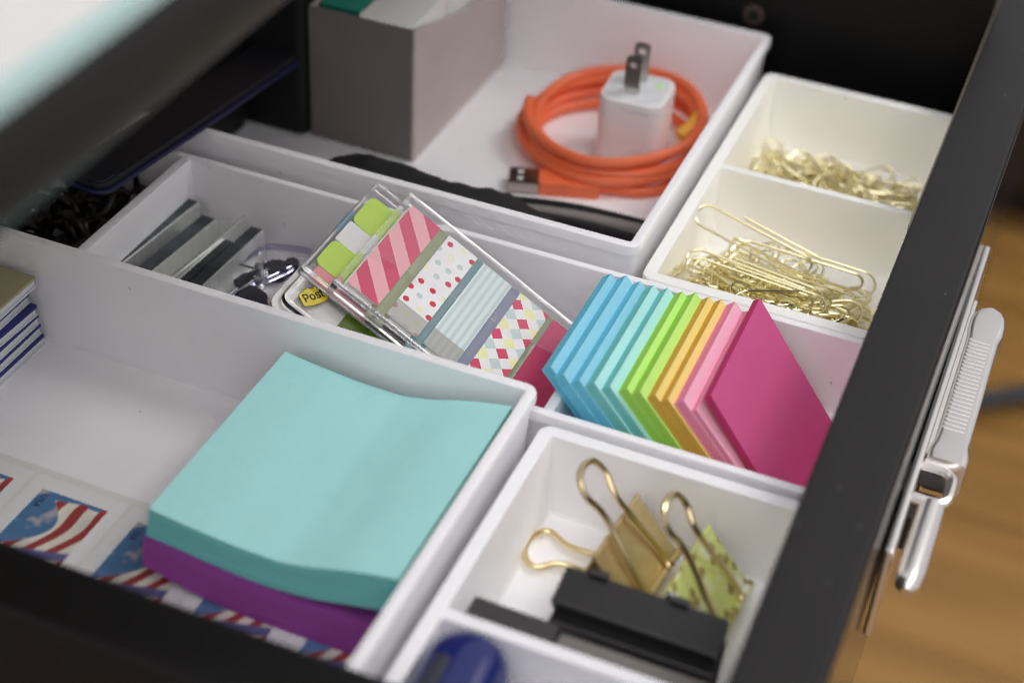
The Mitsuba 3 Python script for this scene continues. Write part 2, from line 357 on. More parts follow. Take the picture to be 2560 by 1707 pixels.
# ------------------------------------------------------------------ note pads in the big tray
def pad_block(x0, x1, y0, y1, top, bot, nx=40, lean=0.0):
    """block with curved top and bottom; returns (top sheet mesh, block mesh, block uv)"""
    xs = np.linspace(x0, x1, nx); V, F, UV = [], [], []
    ring = []
    for x in xs:
        zt, zb_ = top(x), bot(x); xb = x - lean * (1 - (x - x0) / (x1 - x0))
        ring.append(((x, zt), (xb, zb_)))
    def quad(a, b, c, d, ua):
        k = len(V); V.extend([a, b, c, d]); UV.extend(ua); F.extend([(k, k + 1, k + 2), (k, k + 2, k + 3)])
    for i in range(nx - 1):
        (x_0, t0), (b0x, b0) = ring[i]; (x_1, t1), (b1x, b1) = ring[i + 1]; s0, s1 = i / (nx - 1), (i + 1) / (nx - 1)
        quad((b0x, y0, b0), (b1x, y0, b1), (x_1, y0, t1), (x_0, y0, t0), [(s0, 0), (s1, 0), (s1, 1), (s0, 1)])
        quad((b1x, y1, b1), (b0x, y1, b0), (x_0, y1, t0), (x_1, y1, t1), [(s1, 0), (s0, 0), (s0, 1), (s1, 1)])
        quad((b0x, y0, b0), (b0x, y1, b0), (b1x, y1, b1), (b1x, y0, b1), [(0, 0)] * 4)
        quad((x_0, y0, t0), (x_1, y0, t1), (x_1, y1, t1), (x_0, y1, t0), [(0, 1)] * 4)
    for i, fl in ((0, False), (nx - 1, True)):
        (x_, t_), (bx_, b_) = ring[i]
        q = [(bx_, y1, b_), (bx_, y0, b_), (x_, y0, t_), (x_, y1, t_)]
        quad(*(q[::-1] if fl else q), [(0, 1), (1, 1), (1, 0), (0, 0)] if fl else [(0, 0), (1, 0), (1, 1), (0, 1)])
    block = (np.array(V), np.array(F))
    # thin top sheet a touch larger than the block
    e, h = .12, .28
    sh = [[(x, y0 - e, top(x) + .02), (x, y1 + e, top(x) + .02), (x, y1 + e, top(x) + h), (x, y0 - e, top(x) + h)] for x in np.linspace(x0 - e, x1 + e, nx)]
    return loft(sh), block, np.array(UV)

from scipy.interpolate import PchipInterpolator as PC
t_aqua = PC([-83, -80.3, -66, -52, -42, -33, -20, -5.6], [-8.4, -9.0, -10.9, -12.1, -12.2, -10.6, -6.6, -3.4])
b_aqua = PC([-86, -80, -60, -46, -33, -17, -4], [-20.0, -20.4, -22.4, -23.4, -22.4, -18.6, -15.5])
t_purp = PC([-86, -80, -60, -46, -33, -17, -4], [-20.4, -20.7, -22.8, -24.0, -24.4, -24.6, -24.6])
b_purp = PC([-88, -80, -64, -50, -33, -17, -4], [-30.6, -32.2, -36.2, -37.6, -37.8, -37.9, -37.9])
k = thing('note_pad', 'large square aqua sticky note pad with a wavy top sheet', 'note pad')
sh, bl, uv = pad_block(-80.3, -5.6, -85.0, -8.8, t_aqua, b_aqua, 48, 2.4)
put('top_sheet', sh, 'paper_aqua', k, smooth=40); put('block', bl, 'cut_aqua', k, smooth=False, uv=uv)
k = thing('note_pad', 'purple note pad lying under the aqua pad', 'note pad')
sh, bl, uv = pad_block(-82.9, -6.4, -85.9, -9.4, t_purp, b_purp, 48, 1.4)
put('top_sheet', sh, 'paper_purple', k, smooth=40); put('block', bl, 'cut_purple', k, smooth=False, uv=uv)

# stamps on their backing strip
st = thing('stamp_strip', 'strip of postage stamps with striped flags on pale backing paper', 'stamp strip')
put('backing', rbox(-212, -6, -123, -58.6, ZF + .02, ZF + .24, .3, .08, 2), 'liner', st)
for i in range(6):
    x = -197.9 + 33.1 * i - .2
    s = put('stamp', rbox(x - 4.6, x + 27.0, -103, -61.4, ZF + .25, ZF + .40, .4, .05, 2), 'stamp_white', st)
    y1, y0 = -66.6, -97.5
    put('picture', (np.array([(x, y0, ZF + .44), (x + 22.8, y0, ZF + .44), (x + 22.8, y1, ZF + .44), (x, y1, ZF + .44)]), np.array([(0, 1, 2), (0, 2, 3)])), 'stamp_art', s,
        smooth=False, uv=np.array([(0, 0), (1, 0), (1, 1), (0, 1)]))
    tx = meshkit.text_mesh('USA', 2.1, .05, True); tx.apply_transform(trimesh.transformations.rotation_matrix(-math.pi / 2, (0, 0, 1))); tx.apply_translation((x + 1.2, y1 - 1.6, ZF + .46))
    put('lettering', tx, 'ink_navy', s, smooth=False)

# stack of little booklets
order = ['topmost', 'second from the top', 'third from the top', 'fourth from the top', 'fifth from the top', 'sixth from the top', 'bottom']
rg = random.Random(5); z = ZF + .1
offs = [1.6, .6, 0.9, .2, 1.0, -1.0, 1.6]
for j, i in enumerate(reversed(range(7))):
    dx = [2.0, -1.5, -2.0, .6, .4, .6, 1.4][i]; h = 4.0
    c = (-176, -9, 0); an = rg.uniform(-1.5, 1.5)
    kb = thing('booklet', f'small {"gold covered" if i == 0 else "navy edged"} booklet, {order[i]} of the stack at the left edge', 'booklet')
    X1, Y1 = -174.0 + dx, -7.4 + rg.uniform(-.7, .3)
    put('pages', rotz(rbox(X1 - 62, X1 - .5, Y1 - 54, Y1 - .4, z + .45, z + h - 1.15, .3, .1, 2), an, c), 'booklet_paper', kb)
    put('back_cover', rotz(rbox(X1 - 63, X1, Y1 - 55, Y1, z, z + .42, .3, .1, 2), an, c), 'booklet_paper', kb)
    put('front_cover', rotz(rbox(X1 - 63, X1, Y1 - 55, Y1, z + h - 1.15, z + h - .1, .3, .1, 2), an, c), 'kraft_gold' if i == 0 else 'booklet_navy', kb)
    z += h

# ------------------------------------------------------------------ coloured pads leaning in the right end of the narrow tray
spec = [(-.1, 7.4, 60.5, 'blue'), (4.7, 5.3, 61.5, 'blue'), (9.7, 5.4, 60.9, 'blue'), (14.3, 5.7, 60.5, 'mint'), (18.9, 6.3, 61.1, 'mint'), (23.6, 8.0, 61.7, 'lime'), (27.7, 7.7, 62.4, 'lime'),
        (32.2, 8.6, 62.6, 'amber'), (36.1, 8.4, 63.0, 'amber'), (40.5, 9.4, 63.2, 'pink'), (44.6, 9.6, 62.8, 'pink'), (47.6, 12.6, 65.6, 'magenta')]
names = {'blue': 'sky blue', 'mint': 'pale mint', 'lime': 'lime green', 'amber': 'orange yellow', 'pink': 'light pink', 'magenta': 'magenta'}
ordn = ['first', 'second', 'third', 'fourth', 'fifth', 'sixth', 'seventh', 'eighth', 'ninth', 'tenth', 'eleventh', 'last']
for i, (x, y0, y1, col) in enumerate(spec):
    th = math.radians(40.5 if i < 11 else 37.0); N = np.array([math.cos(th), 0, math.sin(th)]); dwn = np.array([math.sin(th), 0, -math.cos(th)])
    nx_ = spec[i + 1][0] if i < 11 else None
    if i > 0: tk = (x - spec[i - 1][0]) * math.cos(th) - .08
    else: tk = 3.4
    L = 50.3 if i < 11 else 50.8
    ztop = 2.0 + (.25 * math.sin(i * 2.3)) + (2.2 if i == 11 else 0) + (-1.6 if i == 10 else 0)
    R0 = np.array([x, 0, ztop])
    kp = thing('sticky_pad', f'{names[col]} sticky pad, {ordn[i]} from the left in the leaning row', 'sticky pad', None)
    # block: local axes dwn (length), y, -N (thickness)
    a0, a1 = R0, R0 + dwn * L
    b0, b1 = a0 - N * tk, a1 - N * tk
    V, F, UV = [], [], []
    def q(p, uvq):
        kk = len(V); V.extend(p); UV.extend(uvq); F.extend([(kk, kk + 1, kk + 2), (kk, kk + 2, kk + 3)])
    Y = lambda p, y: (p[0], y, p[2])
    q([Y(b1, y0), Y(a1, y0), Y(a0, y0), Y(b0, y0)], [(1, 0), (1, 1), (0, 1), (0, 0)])
    q([Y(b0, y1), Y(a0, y1), Y(a1, y1), Y(b1, y1)], [(0, 0), (0, 1), (1, 1), (1, 0)])
    q([Y(b0, y0), Y(a0, y0), Y(a0, y1), Y(b0, y1)], [(0, 0), (0, 1), (1, 1), (1, 0)])
    q([Y(a1, y0), Y(b1, y0), Y(b1, y1), Y(a1, y1)], [(0, 1), (0, 0), (1, 0), (1, 1)])
    q([Y(b1, y0), Y(b0, y0), Y(b0, y1), Y(b1, y1)], [(0, 0)] * 4)
    q([Y(a0, y0), Y(a1, y0), Y(a1, y1), Y(a0, y1)], [(0, 1)] * 4)
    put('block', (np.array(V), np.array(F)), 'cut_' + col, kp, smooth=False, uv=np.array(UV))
    M = frame(R0, dwn, np.array([0, 1., 0]), np.cross(dwn, [0, 1, 0]))   # local z = dwn x y
    zz = M[:3, 2] @ N
    s = rbox(-.05, L, y0 - .05, y1 + .05, .01 if zz > 0 else -.25, .25 if zz > 0 else -.01, .15, .05, 2)
    put('front_sheet', moved(s, M), 'paper_' + col, kp, smooth=False)

# ------------------------------------------------------------------ page flag dispensers (a: along the row, b: along a flag, c: below the top surface)
O = np.array([-69.5, 58.6, 8.5]); E1 = np.array([.869, .003, -.4948]); E1 /= np.linalg.norm(E1)
E2 = np.array([-.04, -.9965, -.0734]); E2 -= E1 * (E1 @ E2); E2 /= np.linalg.norm(E2); NU = -np.cross(E1, E2)
FM = frame(O, E1, E2, -NU)             # local z points down; local height h is placed at z = -h
def fl(m): return moved(m, FM)
def fbox(a0, a1, b0, b1, h0, h1, r=.3, bev=.08): return fl(rbox(a0, a1, b0, b1, -h1, -h0, r, bev, 4))
def fquad(a0, a1, b0, b1, h, curl=0):
    n = 12; bs = np.linspace(b0, b1, n); V, F, U = [], [], []
    for i, b in enumerate(bs):
        hh = h + curl * ((b - b0) / (b1 - b0)) ** 3
        V += [(a0, b, -hh), (a1, b, -hh)]; U += [(0, b - b0), (a1 - a0, b - b0)]
    for i in range(n - 1): F += [(2 * i, 2 * i + 2, 2 * i + 3), (2 * i, 2 * i + 3, 2 * i + 1)]
    return fl(trimesh.Trimesh(np.array(V), np.array(F), process=False)), np.array(U)

wd = thing('flag_dispenser', 'wide clear dispenser with rows of candy striped, dotted, banded and checked page flags', 'page flags')
put('base', fbox(-.6, 76, -.6, 44.4, -2.3, -1.5, 1.2, .2), 'card_white', wd)
put('floor_sheet', fbox(-3.2, 76, -2.4, 49.0, -2.7, -2.35, .8, .1), 'clear', wd)
for (a0, a1, m) in ((11.9, 15.6, 'liner_olive'), (57.9, 59.7, 'liner_olive'), (27.5, 30.2, 'liner_teal'), (42.1, 45.8, 'liner_slate')):
    put('liner_strip', fbox(a0 - 1.5, a1 + 1.5, -1, 47, -1.45, -1.15, .3, .05), m, wd)
flags = [(0, 'flag_candy', 'candy striped flags'), (15.6, 'flag_dots', 'dotted flags'), (30.2, 'flag_bands', 'grey banded flags'), (45.8, 'flag_check', 'checked flags')]
for a, m, lab in flags:
    f = put('flag', fquad(a, a + 12.0, 0, 43.6, 0)[0], m, wd, smooth=True, uv=fquad(a, a + 12.0, 0, 43.6, 0)[1], label=lab)
    put('flag_stack', fbox(a + .1, a + 11.9, .3, 43.3, -1.1, -.12, .2, .05), 'card_white', f)
mm, uu = fquad(59.8, 74.5, 0, 47, .05, -1.0); put('flag', mm, 'flag_crimson', wd, smooth=True, uv=uu, label='plain crimson flags')
mm, uu = fquad(59.9, 74.4, .4, 46.8, -1.3, -1.0); put('flag', mm, 'flag_crimson', wd, smooth=True, uv=uu, label='crimson flags under the top one')
put('rail', fbox(-3.4, 78, -2.6, -1.0, -2.2, 1.9, .3, .2), 'clear', wd)
put('rail', fbox(-3.4, 78, 47.2, 49.4, -2.2, 1.9, .3, .2), 'clear', wd)
put('rail', fbox(-3.4, -1.2, -.9, 47.1, -2.2, 1.9, .3, .2), 'clear', wd)
for a in (12.6, 28.3, 43.0, 58.3): put('rib', fbox(a, a + 1.3, 15, 46.5, -1.0, 1.0, .3, .2), 'clear', wd)
put('cover', fl(trimesh.Trimesh([(-1, -.9, -1.95), (76, -.9, -1.95), (76, 11.6, -1.95), (-1, 28.6, -1.95)], [(0, 1, 2), (0, 2, 3)], process=False)), 'clear_sheet', wd, smooth=False)
put('cover_lip', fl(tube([(-1, 28.7, -1.9), (76, 11.7, -1.9)], .22, 6)), 'clear', wd)

gd = thing('flag_dispenser', 'clear dispenser with lime green page flags, tucked under the candy striped flags', 'page flags')
put('base', fbox(-14, 30, -1, 47.5, -6.2, -5.4, 1.2, .2), 'clear', gd)
fq = fbox(-12.2, 12, 3.2, 18.0, -5.3, -4.6, 2.6, .05); put('flag_tip', fq, 'flag_lime', gd)
put('flag_film', fbox(-12.2, 12, 18.1, 28.4, -5.3, -4.7, .2, .05), 'flag_white', gd)
put('flag_tip', fbox(-12.2, 12, 28.5, 41.5, -5.3, -4.6, 2.6, .05), 'flag_lime', gd)
put('flag_tip', fbox(-10.5, 12, 41.6, 46.4, -5.3, -4.7, .4, .05), 'flag_rose', gd)
put('rail', fbox(-14.2, 30, -1.4, -.2, -6, -2.9, .3, .15), 'clear', gd)
put('rail', fbox(-14.2, 30, 46.6, 48.4, -6, -2.9, .3, .15), 'clear', gd)
put('rail', fbox(-14.2, -12.9, -.1, 46.5, -6, -2.9, .3, .15), 'clear', gd)

cd = thing('flag_pack', 'white carded flag pack with a yellow logo, lowest of the page flag packs', 'page flags')
put('card', fbox(-15, 40, -.5, 60.5, -12.4, -11.9, 3.6, .1), 'card_white', cd)
put('card_core', fbox(-15.1, 40, -.6, 60.6, -12.9, -12.42, 3.6, .1), 'card_edge', cd)
put('blister', fbox(-13.2, 38, 2, 58.2, -11.8, -8.6, 3.4, 1.6), 'clear', cd)
put('flag', fbox(-14.6, -9, 9, 21, -11.85, -11.5, .5, .1), 'flag_sky', cd, label='sky blue flag poking out')
put('flag', fbox(6, 36, 40, 54, -11.85, -11.82 + .3, .5, .05), 'flag_grass', cd, label='grass green flag')
# the logo lies on the blister, lettering along a flag
c0 = np.array([-5.4, 49.6]); tdir = np.array([.42, -.907]); up_ = np.array([-.907, -.42])
pts = [(-5.3, -2.4), (-1.8, -3.1), (3.2, -3.0), (5.6, -1.4), (5.4, 2.4), (2.6, 3.6), (.9, 2.5), (-.9, 3.3), (-4.9, 2.0)]
poly = Polygon([tuple(c0 + tdir * p + up_ * q_) for p, q_ in pts])
em = trimesh.creation.extrude_polygon(poly, .12, engine='earcut'); em.apply_translation((0, 0, 8.32)); lg = put('logo', fl(em), 'logo_yellow', cd, smooth=False)
tx = meshkit.text_mesh('Post-it', 2.7, .08, True)
M2 = frame(np.r_[c0 - tdir * 4.2 - up_ * 1.2, 8.30], np.r_[tdir, 0], np.r_[up_, 0], np.array([0, 0, -1.])); put('lettering', fl(moved(tx, M2)), 'ink_black', lg, smooth=False)
ring_ = poly.exterior.coords; put('outline', fl(tube([(x_, y_, 8.28) for x_, y_ in list(ring_)[:-1]], .09, 5, True)), 'ink_black', lg)

# ------------------------------------------------------------------ staples and tape roller in the narrow tray
def staple_strip(xa, xb, w, h, y0, y1, zt, opened, tilt=0):
    """U channel lying on its side: crown upright, legs flat; returns crown, legs"""
    n = 2; s = .8
    crown = cube(-s, 0, 0, y1 - y0, -h, 0) if opened == 'left' else cube(-w, -w + s, 0, y1 - y0, -h, 0)
    legs = cat(cube(-w + (s if opened == 'right' else 0), (-s if opened == 'left' else 0), 0, y1 - y0, -s, -.03), cube(-w + (s if opened == 'right' else 0), (-s if opened == 'left' else 0), 0, y1 - y0, -h + .03, -h + s))
    M = trimesh.transformations.rotation_matrix(math.atan2(-(xb - xa), y1 - y0), (0, 0, 1)) @ trimesh.transformations.rotation_matrix(math.radians(tilt), (0, 1, 0)); M[:3, 3] = (xa, y0, zt)
    return moved(crown, M), moved(legs, M)
desc = ['strip of silver staples leaning on the tray divider, leftmost of the staples', 'strip of silver staples with a dark ridged top, second from the left', 'thin strip of staples standing on edge, third from the left',
        'strip of silver staples lying between two others, fourth from the left', 'strip of silver staples next to the clear tape roller, rightmost of the staples']
for i, a in enumerate([(-163.4, -158.6, 5.2, 12.4, 3, 69.5, -22.6, 'left', 3), (-153.3, -148.6, 6.2, 12.4, 3, 64.5, -24.0, 'left', 0), (-145.2, -140.0, 1.0, 12.6, 8, 71, -23.8, 'left', 4),
                       (-140.2, -137.6, 3.8, 12.4, 2, 56, -24.9, 'right', 0), (-132.9, -130.4, 5.4, 12.4, 3, 66.0, -24.0, 'left', 0)]):
    ks = thing('staple_strip', desc[i], 'staples')
    c_, l_ = staple_strip(*a); put('crowns', c_, 'staple_metal', ks, smooth=False); put('legs', l_, 'staple_leg', ks, smooth=False)

tr_ = thing('tape_roller', 'small clear tape roller with violet tinted edges and dark wheels between staples and flags', 'tape roller')
outl = spline([(-134.5, 20, -29.5), (-133.5, 40, -29.5), (-131.5, 56, -29.5), (-128.2, 64.0, -29.5), (-122, 66.8, -29.5), (-113, 68.0, -29.5), (-108, 62, -29.5), (-110, 40, -29.5), (-112, 20, -29.5), (-122, 14, -29.5)], 60, True)
put('shell', tube(outl, 1.15, 7, True), 'violet_clear', tr_)
put('floor_plate', fl(trimesh.creation.box((.1, .1, .1))) if False else rotz(rbox(-133, -110, 18, 65, -36.5, -35.2, 4, .3), 0, (0, 0, 0)), 'clear', tr_)
put('inner_rail', tube(spline([(-127, 20, -31), (-124.5, 38, -31), (-119, 50, -31), (-115, 60, -31)], 20), 1.0, 7), 'violet_clear', tr_)
def disc(c, r, h, n=24): return loft([np.c_[c[0] + r_ * np.cos(np.linspace(0, 2 * np.pi, n, endpoint=False)), c[1] + r_ * np.sin(np.linspace(0, 2 * np.pi, n, endpoint=False)), np.full(n, z_)] for r_, z_ in ((r, c[2]), (r, c[2] + h - .4), (r - .4, c[2] + h))])
put('wheel', disc((-121.2, 57.0, -35), 4.3, 4.2), 'wheel_dark', tr_)
put('wheel', disc((-117.2, 61.5, -35), 2.6, 4.6), 'wheel_dark', tr_)
put('hub', cat(disc((-124.0, 52.2, -34), 2.5, 5.5), disc((-124.0, 52.2, -28.5), 1.3, 1.4)), 'clear', tr_)
put('hub', cat(disc((-122.0, 46.6, -34), 1.9, 5.0), disc((-122.0, 46.6, -29), 1.0, 1.2)), 'clear', tr_)
put('lever', tube(spline([(-127.8, 41.6, -31), (-126.0, 46.5, -30.5), (-123.2, 49.6, -30)], 16), [1.9] * 8 + [1.5] * 8, 8), 'wheel_dark', tr_)
put('tape_reel', rotz(rbox(-124.5, -115.5, 33, 42.5, -36, -30.4, 2, .8), -22, (-120, 38, 0)), 'wheel_dark', tr_)
put('pin', tube([(-131.3, 49.5, -28.6), (-125.5, 49.2, -28.4)], .35, 6), 'wheel_dark', tr_)

# dark loops in the shaded left end
rg = random.Random(11)
for i in range(84):
    cx, cy = rg.uniform(-212, -175), rg.uniform(6, 69); r = rg.uniform(4.5, 8.5); z0 = -35 + rg.uniform(0, 15)
    a = np.linspace(0, 2 * np.pi, 30, endpoint=False); w = rg.uniform(.45, .8); ph = rg.uniform(0, 6.28)
    p = np.c_[r * np.cos(a), r * w * np.sin(a), 2.2 * np.sin(2 * a + ph) + 1.4 * np.sin(3 * a)]
    M = trimesh.transformations.euler_matrix(rg.uniform(-.7, .7), rg.uniform(-.7, .7), ph)[:3, :3]; p = p @ M.T + (cx, cy, z0)
    p[:, 0] = np.clip(p[:, 0], -240, -170.6); p[:, 1] = np.clip(p[:, 1], 3.2, 70); p[:, 2] = np.maximum(p[:, 2], -35)
    single('rubber_band', tube(p, 1.25, 7, True), 'rubber_brown', f'dark brown band {["nearest the tray divider", "in the middle", "farthest from the divider"][0 if cx > -185 else (1 if cx > -199 else 2)]} of the shaded pile at the left end', 'rubber band', 'dark bands in the left end of the narrow tray')

bc = thing('plastic_case', 'slim dark blue translucent plastic case lying across the trays under the desk edge', 'plastic case')
d_ = np.array([.118, .993, 0]); e_ = np.array([.993, -.118, 0]); CM = frame(np.array([-173.4, 27.5, 1.0]), e_, d_, np.array([0, 0, 1.]))
put('body', moved(rbox(-14, 5.2, 0, 113, -.6, 4.6, 4.4, 1.6, 6), CM), 'navy_smoke', bc)  # body widened to the left to cover tray rim lying in shade
r_ = rr(-14.4, 5.6, -.5, 113.5, 4.8, 8)
put('edge', moved(tube(np.c_[r_, np.full(len(r_), 1.4)], 1.0, 8, True), CM), 'navy_plastic', bc)
put('window_rim', moved(tube(np.c_[rr(-9.6, 3.9, 1.2, 9.5, 2.6, 6), np.full(24, 4.5)], .35, 6, True), CM), 'navy_plastic', bc)

# ------------------------------------------------------------------ contents of the back tray
bx = thing('storage_box', 'tall grey paper box with a sloping side in the back tray, left of the cable', 'box')
BX0, BX1, BY0, BY1, BZ = -157.8, -113.0, 152.2, 244.5, 19.0
put('near_side', rbox(BX0, BX1, BY0, BY0 + 1.2, ZF + .1, BZ, .2, .3, 2), 'shaded_brown_card', bx)
sd = trimesh.creation.extrude_polygon(Polygon([(BY0 + 1.25, ZF + .1), (BY1, ZF + .1), (BY1, 7.0), (226, 6.0), (206, 5.4), (190, 8.6), (BY0 + 1.25, BZ)]), 1.6, engine='earcut')
put('right_side', moved(sd, frame(np.array([BX1 - 1.2, 0, 0]), np.array([0, 1., 0]), np.array([0, 0, 1.]), np.array([1., 0, 0]))), 'grey_card', bx, smooth=False)
put('left_side', rbox(BX0, BX0 + 1.2, BY0 + 1.25, BY1, ZF + .1, BZ, .2, .3, 2), 'grey_card', bx)
put('far_side', rbox(BX0 + 1.3, BX1 - 1.3, BY1 - 1.2, BY1, ZF + .1, BZ, .2, .3, 2), 'grey_card', bx)
put('corner_fold', tube([(BX1 - .1, BY0 + .5, ZF + .2), (BX1 - .1, BY0 + .5, BZ - .1)], .75, 8), 'grey_card', bx)
single('teal_folder', rbox(BX0 + 2, BX1 - 26, BY0 + 6, BY1 - 3, ZF + 1, BZ - .6, .4, .4, 2), 'teal_card', 'teal green card pack inside the grey box', 'card pack')
single('card_pack', cat(rbox(BX1 - 25, BX1 - 2.0, BY0 + 1.6, BY0 + 36, ZF + 1, BZ - .4, 3.0, .4, 4), rbox(BX1 - 25, BX1 - 3.0, BY0 + 37, BY1 - 3, ZF + 1, BZ - 3.5, 2.0, .4, 4)), 'pale_card', 'white card pack filling the right half of the grey box', 'card pack')
single('black_case', cat(rbox(-240, BX0 - .8, 149, 246, ZF + .1, 24, 4, 3, 5), rbox(-240, -184, 90, 148.6, ZF + .1, 3, 4, 3, 5)), 'black_case', 'black case left of the grey box, with a low block added to darken the corner', 'case')  # second, lower box is added to darken the corner under the desk

# orange cable
oc = thing('charging_cable', 'coiled orange charging cable with a plug, in the back tray', 'cable')
rg = random.Random(2); C0 = np.array([-44.6, 201.5])
P = []; turns = 5.15
for s in np.linspace(0, 1, 320):
    a = math.radians(-118) - s * turns * 2 * math.pi
    r = 1 - .065 * math.sin(s * 9 + 1) - .06 * abs(math.sin(s * turns * math.pi * .93)) + .022 * math.sin(a * 2 + 1) + .012 * math.sin(a * 5.3 + s * 20)
    zc = -35.9 + 14.2 * s + 3.0 * math.sin(a + .4) * s
    r *= 1 - .13 * (1 - s) * max(0, math.sin(a))
    P.append((C0[0] + 35.6 * r * math.cos(a), C0[1] + 39.5 * r * math.sin(a), max(zc, -36.0)))
P = np.array(P); lead = spline([(-37.2, 164.6, -35.4), (-33, 165.0, -35.8), (-40, 168.5, -36.2), tuple(P[0])], 14) if False else None
ent = spline([(-38, 164.4, -35.2), (-30, 166.4, -35.6), (-18, 173.5, -36.3), (-13.6, 186, -36.3), (-12.8, 200, -36.2), (-16.0, 217, -35.8)], 40)
put('cord', tube(P, 2.15, 10), 'orange_rubber', oc)
put('cord_end', tube(ent, 2.05, 10), 'orange_rubber', oc)
ud = np.array([.93, .32, -.02]); ud /= np.linalg.norm(ud); us = np.array([-.32, .93, 0]); us -= ud * (us @ ud); us /= np.linalg.norm(us)
UM = frame(np.array([-72.2, 153.6, -34.9]), ud, us, np.cross(ud, us))
pg = put('plug', moved(rbox(11.4, 35.5, -5.6, 5.6, -2.9, 2.9, 1.6, .9, 5), UM), 'orange_rubber', oc)
put('strain_relief', moved(tube([(35.2, 0, 0), (38, 0, 0), (41, .6, -.1)], [3.0, 2.5, 2.0], 10), UM), 'orange_rubber', oc)
ct = put('contact', moved(rbox(0, 11.6, -5.6, 5.6, -2.2, 2.2, .3, .2, 3), UM), 'usb_steel', oc)
for v in (-2.4, 2.4): put('window', moved(rbox(3.4, 5.6, v - 1.1, v + 1.1, 2.18, 2.3, .2, .04, 2), UM), 'pale_card', ct)
put('tag', tube(spline([(-19.5, 203, -27.5), (-16.8, 208, -26.2), (-15.6, 213, -25.0), (-16.6, 219, -25.4)], 14), [2.3, 2.7] + [2.8] * 10 + [2.7, 2.3], 10), 'yellow_tape', oc, label='amber yellow tag on the cable')

# charger
ch = thing('charger', 'white cube charger standing inside the orange cable coil with prongs up', 'charger')
CX, CY, CT = -36.4, 196.4, -7.0; h = 13.1
put('body', rotz(rbox(CX - h, CX + h, CY - h, CY + h, ZF + .1, CT, 6.0, 1.1, 8), 3, (CX, CY, 0)), 'charger_white', ch)
put('seam', tube(np.c_[rr(CX - h - .02, CX + h + .02, CY - h - .02, CY + h + .02, 6.0, 8), np.full(32, CT - 3.4)], .16, 5, True), 'print_grey', ch)
fp = put('face_plate', rotz(rbox(CX - h + 1.7, CX + h - 1.7, CY - h + 1.7, CY + h - 1.7, CT - .5, CT + .25, 4.6, .2, 8), 3, (CX, CY, 0)), 'charger_grey', ch)
for dy in (-5.9, 5.9):
    blade = trimesh.creation.extrude_polygon(sbox(-3.15, 0, 3.15, 16.0).difference(Point(0, 12.4).buffer(1.55)).intersection(Polygon([(-3.15, 0), (3.15, 0), (3.15, 14.8), (2.2, 16), (-2.2, 16), (-3.15, 14.8)])), 1.5, engine='earcut')
    M = frame(np.array([CX - 1.2, CY + dy + .75, CT + .2]), np.array([1., 0, 0]), np.array([0, 0, 1.]), np.array([0, -1., 0]))
    put('prong', rotz(moved(blade, M), 3, (CX, CY, 0)), 'steel', ch, smooth=False)
    put('print_line', rotz(rbox(CX - 9.6, CX - 5.0, CY + dy * .75 - .45, CY + dy * .75 + .45, CT + .26, CT + .3, .1, .01, 2), 3, (CX, CY, 0)), 'print_grey', ch)
put('green_dot', rotz(disc((CX + 7.4, CY + 4.6, CT + .26), 1.5, .12), 3, (CX, CY, 0)), 'green_dot', ch, label='small green dot')

# black fabric pouch along the near wall of the back tray
def pouch(xs, ctr, ht, wd_):
    rings = []
    for x, c, h_, w_ in zip(xs, ctr, ht, wd_):
        a = np.linspace(0, 2 * np.pi, 22, endpoint=False)
        z = ZF + .3 + (h_ - ZF) * (.5 + .5 * np.sin(a)); y = c + w_ * np.cos(a) * (.75 + .25 * np.cos(a) ** 2)
        rings.append(np.c_[np.full(22, x), y, z])
    m = loft(rings); v = np.asarray(m.vertices); d = meshkit.fbm(v * .14, 4, 3) - .5
    v[:, 1] += 3.6 * d; v[:, 2] += 2.6 * d * (v[:, 2] > ZF + 3); v[:, 1] = np.maximum(v[:, 1], 85.6); v[:, 2] = np.maximum(v[:, 2], ZF + .1)
    m.vertices = v; return m
xs = np.linspace(-128, -12, 76)
hts = np.interp(xs, [-128, -124, -118, -107, -100, -90, -81, -72, -60, -48, -38, -25, -12], [-22, -13.5, -9.6, -6.4, -6.8, -8.3, -9.8, -11.3, -15, -19, -22.5, -27, -33])
cts = np.interp(xs, [-128, -80, -60, -40, -12], [101, 102, 107, 108, 102])
wds = np.interp(xs, [-128, -80, -60, -40, -12], [11, 14, 18, 17, 9])
pc = thing('fabric_pouch', 'crumpled black fabric pouch with a taupe band along the near wall of the back tray', 'pouch')
put('body', pouch(xs, cts, hts, wds), 'black_cloth', pc, smooth=60)
put('band', tube(spline([(-80, 127, -33), (-60, 131.5, -32.5), (-40, 136.5, -33), (-22, 139.5, -34), (-8, 141, -34.5)], 30), np.linspace(2.2, 3.4, 30), 8), 'taupe_cloth', pc)
put('piping', tube(spline([(-84, 129.5, -32.5), (-60, 135.6, -31.0), (-40, 141.2, -31.5), (-22, 144.6, -33), (-8, 146.4, -34)], 30), 1.5, 8), 'black_cloth', pc)
put('piping', tube(spline([(-62, 125, -30.5), (-40, 130.5, -31.5), (-22, 133.4, -33), (-8, 134.6, -34)], 30), 2.0, 8), 'black_cloth', pc)
put('fold', tube(spline([(-50, 121, -30.5), (-34, 124.5, -32), (-20, 123.6, -34.5), (-9, 118, -35.5)], 24), np.linspace(2.0, 3.0, 24), 8), 'taupe_cloth', pc)

